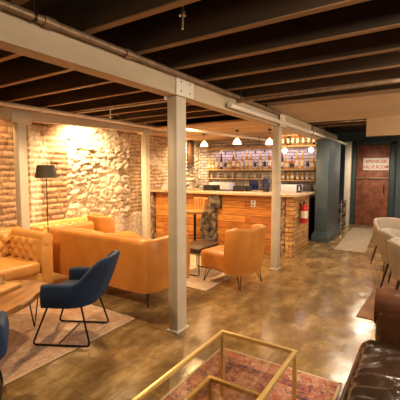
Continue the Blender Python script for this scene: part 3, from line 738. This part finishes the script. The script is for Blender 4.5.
# bar stool
st = empty('bar_stool', (-3.60, 5.45, 0), R(-120), 'wooden bar stool with slatted back on a black column', 'stool')
build('base', lathe(NB(), [(0, 0), (.2, 0), (.2, .012), (.04, .03), (0, .03)], 24), M['blackmetal'], st)
build('column', tube(NB(), [(0, 0, .02), (0, 0, .72)], .025, 12), M['blackmetal'], st)
build('footrest', tube(NB(), [(.17*math.cos(2*math.pi*k/20), .17*math.sin(2*math.pi*k/20), .28) for k in range(20)], .009, 6, True), M['blackmetal'], st)
build('seat', lathe(NB(), [(0, .72), (.15, .72), (.21, .76), (.205, .78), (.12, .765), (0, .76)], 24), M['stoolwood'], st)
bm = NB()
for k in range(9):
    a = R(118 + 124*k/8); c_, s_ = math.cos(a), math.sin(a)
    tube(bm, [(.19*c_, .19*s_, .77), (.23*c_, .23*s_, .98)], .016, 6)
tube(bm, [(.23*math.cos(R(112+136*k/12)), .23*math.sin(R(112+136*k/12)), .985) for k in range(13)], .018, 8)
build('backrest', bm, M['stoolwood'], st)

# things on the bar top
def on(name, bm, loc, m, label, cat, rz=0):
    o = build(name, bm, m); o.location = loc; o.rotation_euler = (0, 0, rz); return tag(o, label, cat)
def tray(loc, wx, wy, h, label):
    o = empty('bar_caddy', loc, 0, label, 'caddy')
    b = bx(-wx/2, wx/2, -wy/2, wy/2, 0, .01); t_ = .01
    box(b, -wx/2, wx/2, -wy/2, -wy/2+t_, 0, h); box(b, -wx/2, wx/2, wy/2-t_, wy/2, 0, h); box(b, -wx/2, -wx/2+t_, -wy/2, wy/2, 0, h); box(b, wx/2-t_, wx/2, -wy/2, wy/2, 0, h)
    build('tray', b, M['black'], o, smooth=False)
    build('divider', bx(-.005, .005, -wy/2+t_, wy/2-t_, .01, h-.01), M['black'], o, smooth=False)
tray((-3.86, 6.5, 1.105), .27, .25, .10, 'black bar caddy box on the bar, left of the two')
tray((-3.13, 6.5, 1.105), .30, .25, .10, 'black bar caddy box on the bar, right of the two')
on('bar_mat', bx(-.17, .17, -.14, .14, 0, .012, bev=.003), (-3.49, 6.45, 1.106), M['black'], 'flat black rubber mat between the two black caddy boxes', 'mat')
tb = empty('tablet_stand', (-2.62, 6.5, 1.105), R(-15), 'dark order tablet on a stand beside the middle post', 'tablet')
build('screen', bx(-.09, .09, -.01, .01, .05, .26, bev=.004, rot=Matrix.Rotation(R(-12), 4, 'X')), M['screen'], tb)
build('stand', bx(-.05, .05, -.05, .05, 0, .08, bev=.01), M['black'], tb)
cd = empty('number_card', (-2.0, 6.62, 1.105), R(10), 'small dark blue card with a white mark on the bar end', 'card')
build('card', bx(-.05, .05, -.006, .006, 0, .14, bev=.003), mat('card_blue', (.01, .015, .08), .4), cd)
bm = bx(-.008, .008, -.0095, -.0065, .04, .11); box(bm, -.02, .02, -.0095, -.0065, .035, .045); box(bm, -.02, -.005, -.0095, -.0065, .095, .105); build('white_mark', bm, M['white'], cd, smooth=False)

# fire extinguisher on the bar end
fx = empty('fire_extinguisher', (-1.815, 6.33, .57), 0, 'red fire extinguisher hanging on the end of the bar', 'extinguisher')
build('cylinder', lathe(NB(), [(0, 0), (.055, 0), (.062, .015), (.062, .26), (.05, .31), (.022, .335), (.018, .35), (0, .35)], 20), M['red'], fx)
build('label_band', lathe(NB(), [(.0632, .09), (.0632, .22)], 20), M['signwhite'], fx)
for f in []: pass
bm = bx(-.015, .015, -.03, .03, .35, .375, bev=.004); box(bm, -.012, .012, -.07, .03, .39, .402, bev=.003); box(bm, -.012, .012, -.06, .02, .372, .382, bev=.002)
build('valve_handle', bm, M['black'], fx)
build('hose', tube(NB(), fillet([(0, .03, .365), (.03, .085, .33), (.02, .085, .12)], .03), .009, 8), M['black'], fx)
build('bracket', bx(-.07, -.055, -.02, .02, .1, .36), M['darkmetal'], fx)

# pendants over the bar
def pendant(x, y, z, label, zt=2.31):
    p = empty('pendant_lamp', (x, y, zt), 0, label, 'lamp', 'glass pendants over the bar')
    dz = z-zt
    build('canopy', lathe(NB(), [(0, 0), (.04, 0), (.04, -.015), (.008, -.03), (0, -.03)], 16), M['darkmetal'], p)
    build('cord', tube(NB(), [(0, 0, -.02), (0, 0, dz+.09)], .003, 6), M['black'], p)
    build('socket', lathe(NB(), [(0, dz+.10), (.015, dz+.10), (.018, dz+.04), (0, dz+.04)], 12), M['gold'], p)
    bm = lathe(NB(), [(.02, dz+.06), (.075, dz-.01), (.085, dz-.06), (.083, dz-.06), (.073, dz-.01), (.018, dz+.058)], 20)
    for f in [f for f in bm.faces if len(f.verts) > 4]: bm.faces.remove(f)
    build('glass_shade', bm, M['glareglass'], p)
    build('bulb', lathe(NB(), [(0, dz-.045), (.02, dz-.037), (.030, dz-.01), (.022, dz+.02), (.012, dz+.04), (0, dz+.04)], 14), M['bulb'], p)
    lamp('POINT', (x, y, z-.01), 80, WASH, .035)
pendant(-4.05, 6.5, 2.10, 'lit glass pendant lamp over the bar, left of the three')
pendant(-3.16, 6.3, 2.10, 'lit glass pendant lamp hanging over the middle of the bar')
pendant(-2.56, 6.5, 2.08, 'lit glass pendant lamp partly behind the middle post')

# ------------------------------------------------------------------ back bar
cb = empty('back_counter', (-3.6, 7.95, 0), 0, 'dark back counter under the bottle shelves', 'counter')
build('carcass', bx(-1.58, 1.48, -.3, .34, 0, .92, bev=.005), M['black'], cb)
build('worktop', bx(-1.6, 1.5, -.33, .34, .92, .95, bev=.004), M['chrome'], cb)
sh = empty('bottle_shelving', (-3.5, 8.16, 0), 0, 'open shelving of wooden boards and uprights on the whitewashed wall', 'shelf')
for z in (2.10, 1.56):
    build('shelf_board', bx(-1.50, 1.42, -.13, .135, z-.035, z, bev=.003), M['ply'], sh)
build('shelf_board', bx(.5, 1.42, -.10, .135, 1.275, 1.30, bev=.003), M['ply'], sh)
build('shelf_board', bx(-1.50, .5, -.10, .135, 1.30, 1.32, bev=.003), M['ply'], sh)
for x in (-1.5, -.72, .0, .52, 1.42):
    build('upright', bx(x-.012, x+.012, .09, .135, .95, 2.10, bev=.002), M['ply'], sh)
    
liq = {'amber': mat('amber_liquor', (.45, .16, .03), .08, trans=.35), 'clear': mat('clear_liquor', (.7, .68, .62), .08, trans=.5), 'green': mat('green_bottle_glass', (.06, .11, .04), .1, trans=.3),
       'dark': mat('dark_liquor', (.05, .02, .012), .1, trans=.1), 'golden': mat('golden_liquor', (.72, .42, .10), .08, trans=.4), 'red': mat('red_liquor', (.3, .03, .02), .1, trans=.3)}
cream = mat('cream_label', (.78, .68, .5), .6); blk = mat('black_label', (.02, .02, .02), .5)
shapes = {'tall': [(0, 0), (.036, 0), (.038, .01), (.038, .19), (.03, .215), (.014, .235), (.013, .295), (0, .295)],
          'squat': [(0, 0), (.046, 0), (.05, .01), (.05, .11), (.042, .135), (.016, .155), (.015, .20), (0, .20)],
          'slim': [(0, 0), (.030, 0), (.032, .01), (.031, .15), (.022, .21), (.012, .26), (.011, .32), (0, .32)],
          'round': [(0, 0), (.035, 0), (.055, .04), (.058, .08), (.045, .125), (.018, .155), (.014, .21), (0, .21)]}
protos = {}
def bottle(kind, colr, lab, loc, label, group, s=1.0):
    key = (kind, colr, lab)
    if key not in protos:
        pr = shapes[kind]; body = pr[3]
        o = build('bottle', lathe(NB(), pr, 12), liq[colr])
        rr = max(r for r, z in pr)+.0012; z1 = pr[3][1]
        if kind == 'round': build('label', lathe(NB(), [(.0565, .045), (.0592, .08), (.0535, .105)], 12), lab and cream or blk, o)
        else: build('label', lathe(NB(), [(rr, z1*.28), (rr, z1*.8)], 12), lab and cream or blk, o)
        zt = pr[-1][1]; build('cap', lathe(NB(), [(0, zt-.03), (.0165, zt-.03), (.0165, zt+.012), (0, zt+.012)], 10), M['black'] if not lab else M['gold'], o)
        protos[key] = o
    else: o = copy_tree(protos[key])
    o.location = loc; o.scale = (s*.78, s*.78, s*1.08)
    tag(o, label, 'bottle', group); return o
ords = ['first', 'second', 'third', 'fourth', 'fifth', 'sixth', 'seventh', 'eighth', 'ninth', 'tenth', 'eleventh', 'twelfth', 'thirteenth', 'fourteenth', 'fifteenth', 'sixteenth', 'seventeenth', 'eighteenth', 'nineteenth', 'twentieth']
def row(x0, x1, n, z, where, group, pool, smin=1.15, smax=1.4, y=8.10):
    for i in range(n):
        k, c, lb = random.choice(pool); x = x0+(x1-x0)*i/(n-1)+random.uniform(-.003, .003)
        nm = {'tall': 'tall', 'squat': 'squat', 'slim': 'slender', 'round': 'round-bodied'}[k]
        bottle(k, c, lb, (x, y+random.uniform(-.03, .03), z+.001), '%s %s bottle, %s from the left %s' % (nm, c, ords[i], where), group, random.uniform(smin, smax))
mix = [('tall', 'amber', True), ('tall', 'golden', True), ('squat', 'golden', True), ('slim', 'dark', True), ('round', 'clear', True), ('tall', 'golden', True), ('squat', 'amber', False), ('slim', 'clear', False), ('tall', 'amber', True), ('round', 'golden', True)]
row(-4.88, -3.06, 16, 1.56, 'on the long shelf left of the post', 'bottles on the long shelf', mix)
row(-2.88, -2.14, 7, 1.56, 'on the long shelf right of the post', 'bottles on the long shelf', mix)
row(-2.86, -2.14, 7, 2.10, 'on the top shelf right of the post', 'bottles on the top shelf', [('tall', 'dark', True), ('tall', 'amber', True), ('squat', 'dark', True), ('tall', 'amber', True)], .92, 1.02)
row(-2.86, -2.16, 7, 1.30, 'on the short low shelf', 'bottles on the low shelf', [('squat', 'golden', True), ('round', 'golden', True), ('squat', 'clear', True)], .78, .9, 8.14)
# stemware hanging row as glasses on the upper part of the long shelf
gl = None
for i in range(9):
    if gl is None:
        gl = build('drinking_glass', lathe(NB(), [(0, 0), (.028, 0), (.036, .11), (.034, .11), (.026, .006), (0, .006)], 12), liq['clear']); o = gl
    else: o = gl.copy(); COL.objects.link(o)
    o.location = (-4.85+i*.21, 8.17, 1.321); tag(o, 'clear drinking glass, %s from the left on the low left shelf' % ords[i], 'glass', 'glasses on the low left shelf')
# equipment on the back counter
on('glass_washer', bx(-.33, .33, -.2, .2, 0, .25, bev=.02), (-2.57, 7.86, .951), M['white2'], 'white box-shaped machine on the back counter right of the post', 'machine')
on('ice_bin', bx(-.28, .28, -.2, .2, 0, .27, bev=.02), (-4.35, 7.85, .951), M['white2'], 'white bin on the back counter between the black caddies', 'bin')
pos = empty('cash_register', (-3.45, 7.8, .951), 0, 'black till with a blue-lit screen on the back counter', 'till')
build('body', bx(-.15, .15, -.15, .15, 0, .12, bev=.01), M['black'], pos)
build('display', bx(-.12, .12, -.02, .0, .13, .34, bev=.004), M['screen'], pos)
build('neck', bx(-.03, .03, -.0, .03, .10, .25), M['black'], pos)
on('speaker', bx(-.09, .09, -.1, .1, 0, .26, bev=.01), (-2.11, 7.60, .951), M['black'], 'black upright box beside the teal pier on the back counter', 'box')
# glowing globes under top shelf
for x, nm in ((-2.78, 'beside the post'), (-2.17, 'beside the teal pier')):
    g = empty('globe_lamp', (x, 8.0, 1.98), 0, 'round glowing globe lamp below the top shelf, %s' % nm, 'lamp', 'globe lamps at the back bar')
    build('globe', lathe(NB(), [(0, -.06), (.035, -.05), (.058, -.015), (.058, .015), (.035, .05), (0, .06)], 16), M['globe'], g)
    build('fitting', tube(NB(), [(0, .0, .055), (0, .02, .084)], .012, 8), M['gold'], g)
# board on stone wall above the bar
on('wooden_board', bx(-.02, .02, -.11, .11, -.32, .32, bev=.004), (-5.24, 7.75, 2.0), M['darkwood'], 'dark upright wooden board hung on the bright stone wall', 'board')

# ------------------------------------------------------------------ rack past the teal pier
rk = empty('barrel_rack', (-1.90, 9.6, 0), 0, 'metal rack of small round kegs lying in the opening beyond the pier', 'rack')
b = NB()
for x in (-.16, .16):
    for y in (-.3, .3): tube(b, [(x, y, 0), (x, y, .74)], .012, 6)
for z in (.02, .27, .52, .74):
    box(b, -.17, .17, -.31, .31, z-.008, z+.008)
build('frame', b, M['chrome'], rk)
k0 = None
for j, z in enumerate((.13, .38, .63)):
    for i, y in enumerate((-.17, .1)):
        bm = tube(NB(), [(-.15, 0, 0), (-.14, 0, 0), (0, 0, 0), (.16, 0, 0), (.17, 0, 0)], [.06, .09, .1, .09, .06], 16)
        kg = build('keg', bm, M['chrome']); kg.location = (-1.90, 9.6+y+.04, z)
        kg2 = build('end_cap', tube(NB(), [(.171, 0, 0), (.185, 0, 0)], .045, 12), M['black'], kg)
        tag(kg, 'small round steel keg lying on the %s level of the rack, %s one' % (['bottom', 'middle', 'top'][j], ['nearer', 'farther'][i]), 'keg', 'kegs on the rack')

# sign on the door
sg = empty('door_sign', (-1.15, DY-.057, 1.70), 0, 'white sign with red lettering reading SPRINKLER VALVE ROOM', 'sign')
build('panel', bx(-.315, .315, -.008, -.001, -.165, .165, bev=.003), M['signwhite'], sg)
for txt, z in (('SPRINKLER', .03), ('VALVE ROOM', -.12)):
    c = bpy.data.curves.new('lettering', 'FONT'); c.body = txt; c.size = .125; c.align_x = 'CENTER'; c.extrude = .001; c.offset = .002
    o = bpy.data.objects.new('lettering', c); COL.objects.link(o); o.parent = sg; o.location = (0, -.0095, z); o.rotation_euler = (R(90), 0, 0)
    o.scale = (.80 if 'VALVE' in txt else .86, 1, 1)
    c.materials.append(M['signred'])
    me = bpy.data.meshes.new_from_object(o); bpy.data.objects.remove(o)
    me.materials.clear(); me.materials.append(M['signred'])
    o = bpy.data.objects.new('lettering', me); COL.objects.link(o); o.parent = sg; o.location = (0, -.0095, z); o.rotation_euler = (R(90), 0, 0)
    o.scale = (.80 if 'VALVE' in txt else .86, 1, 1)
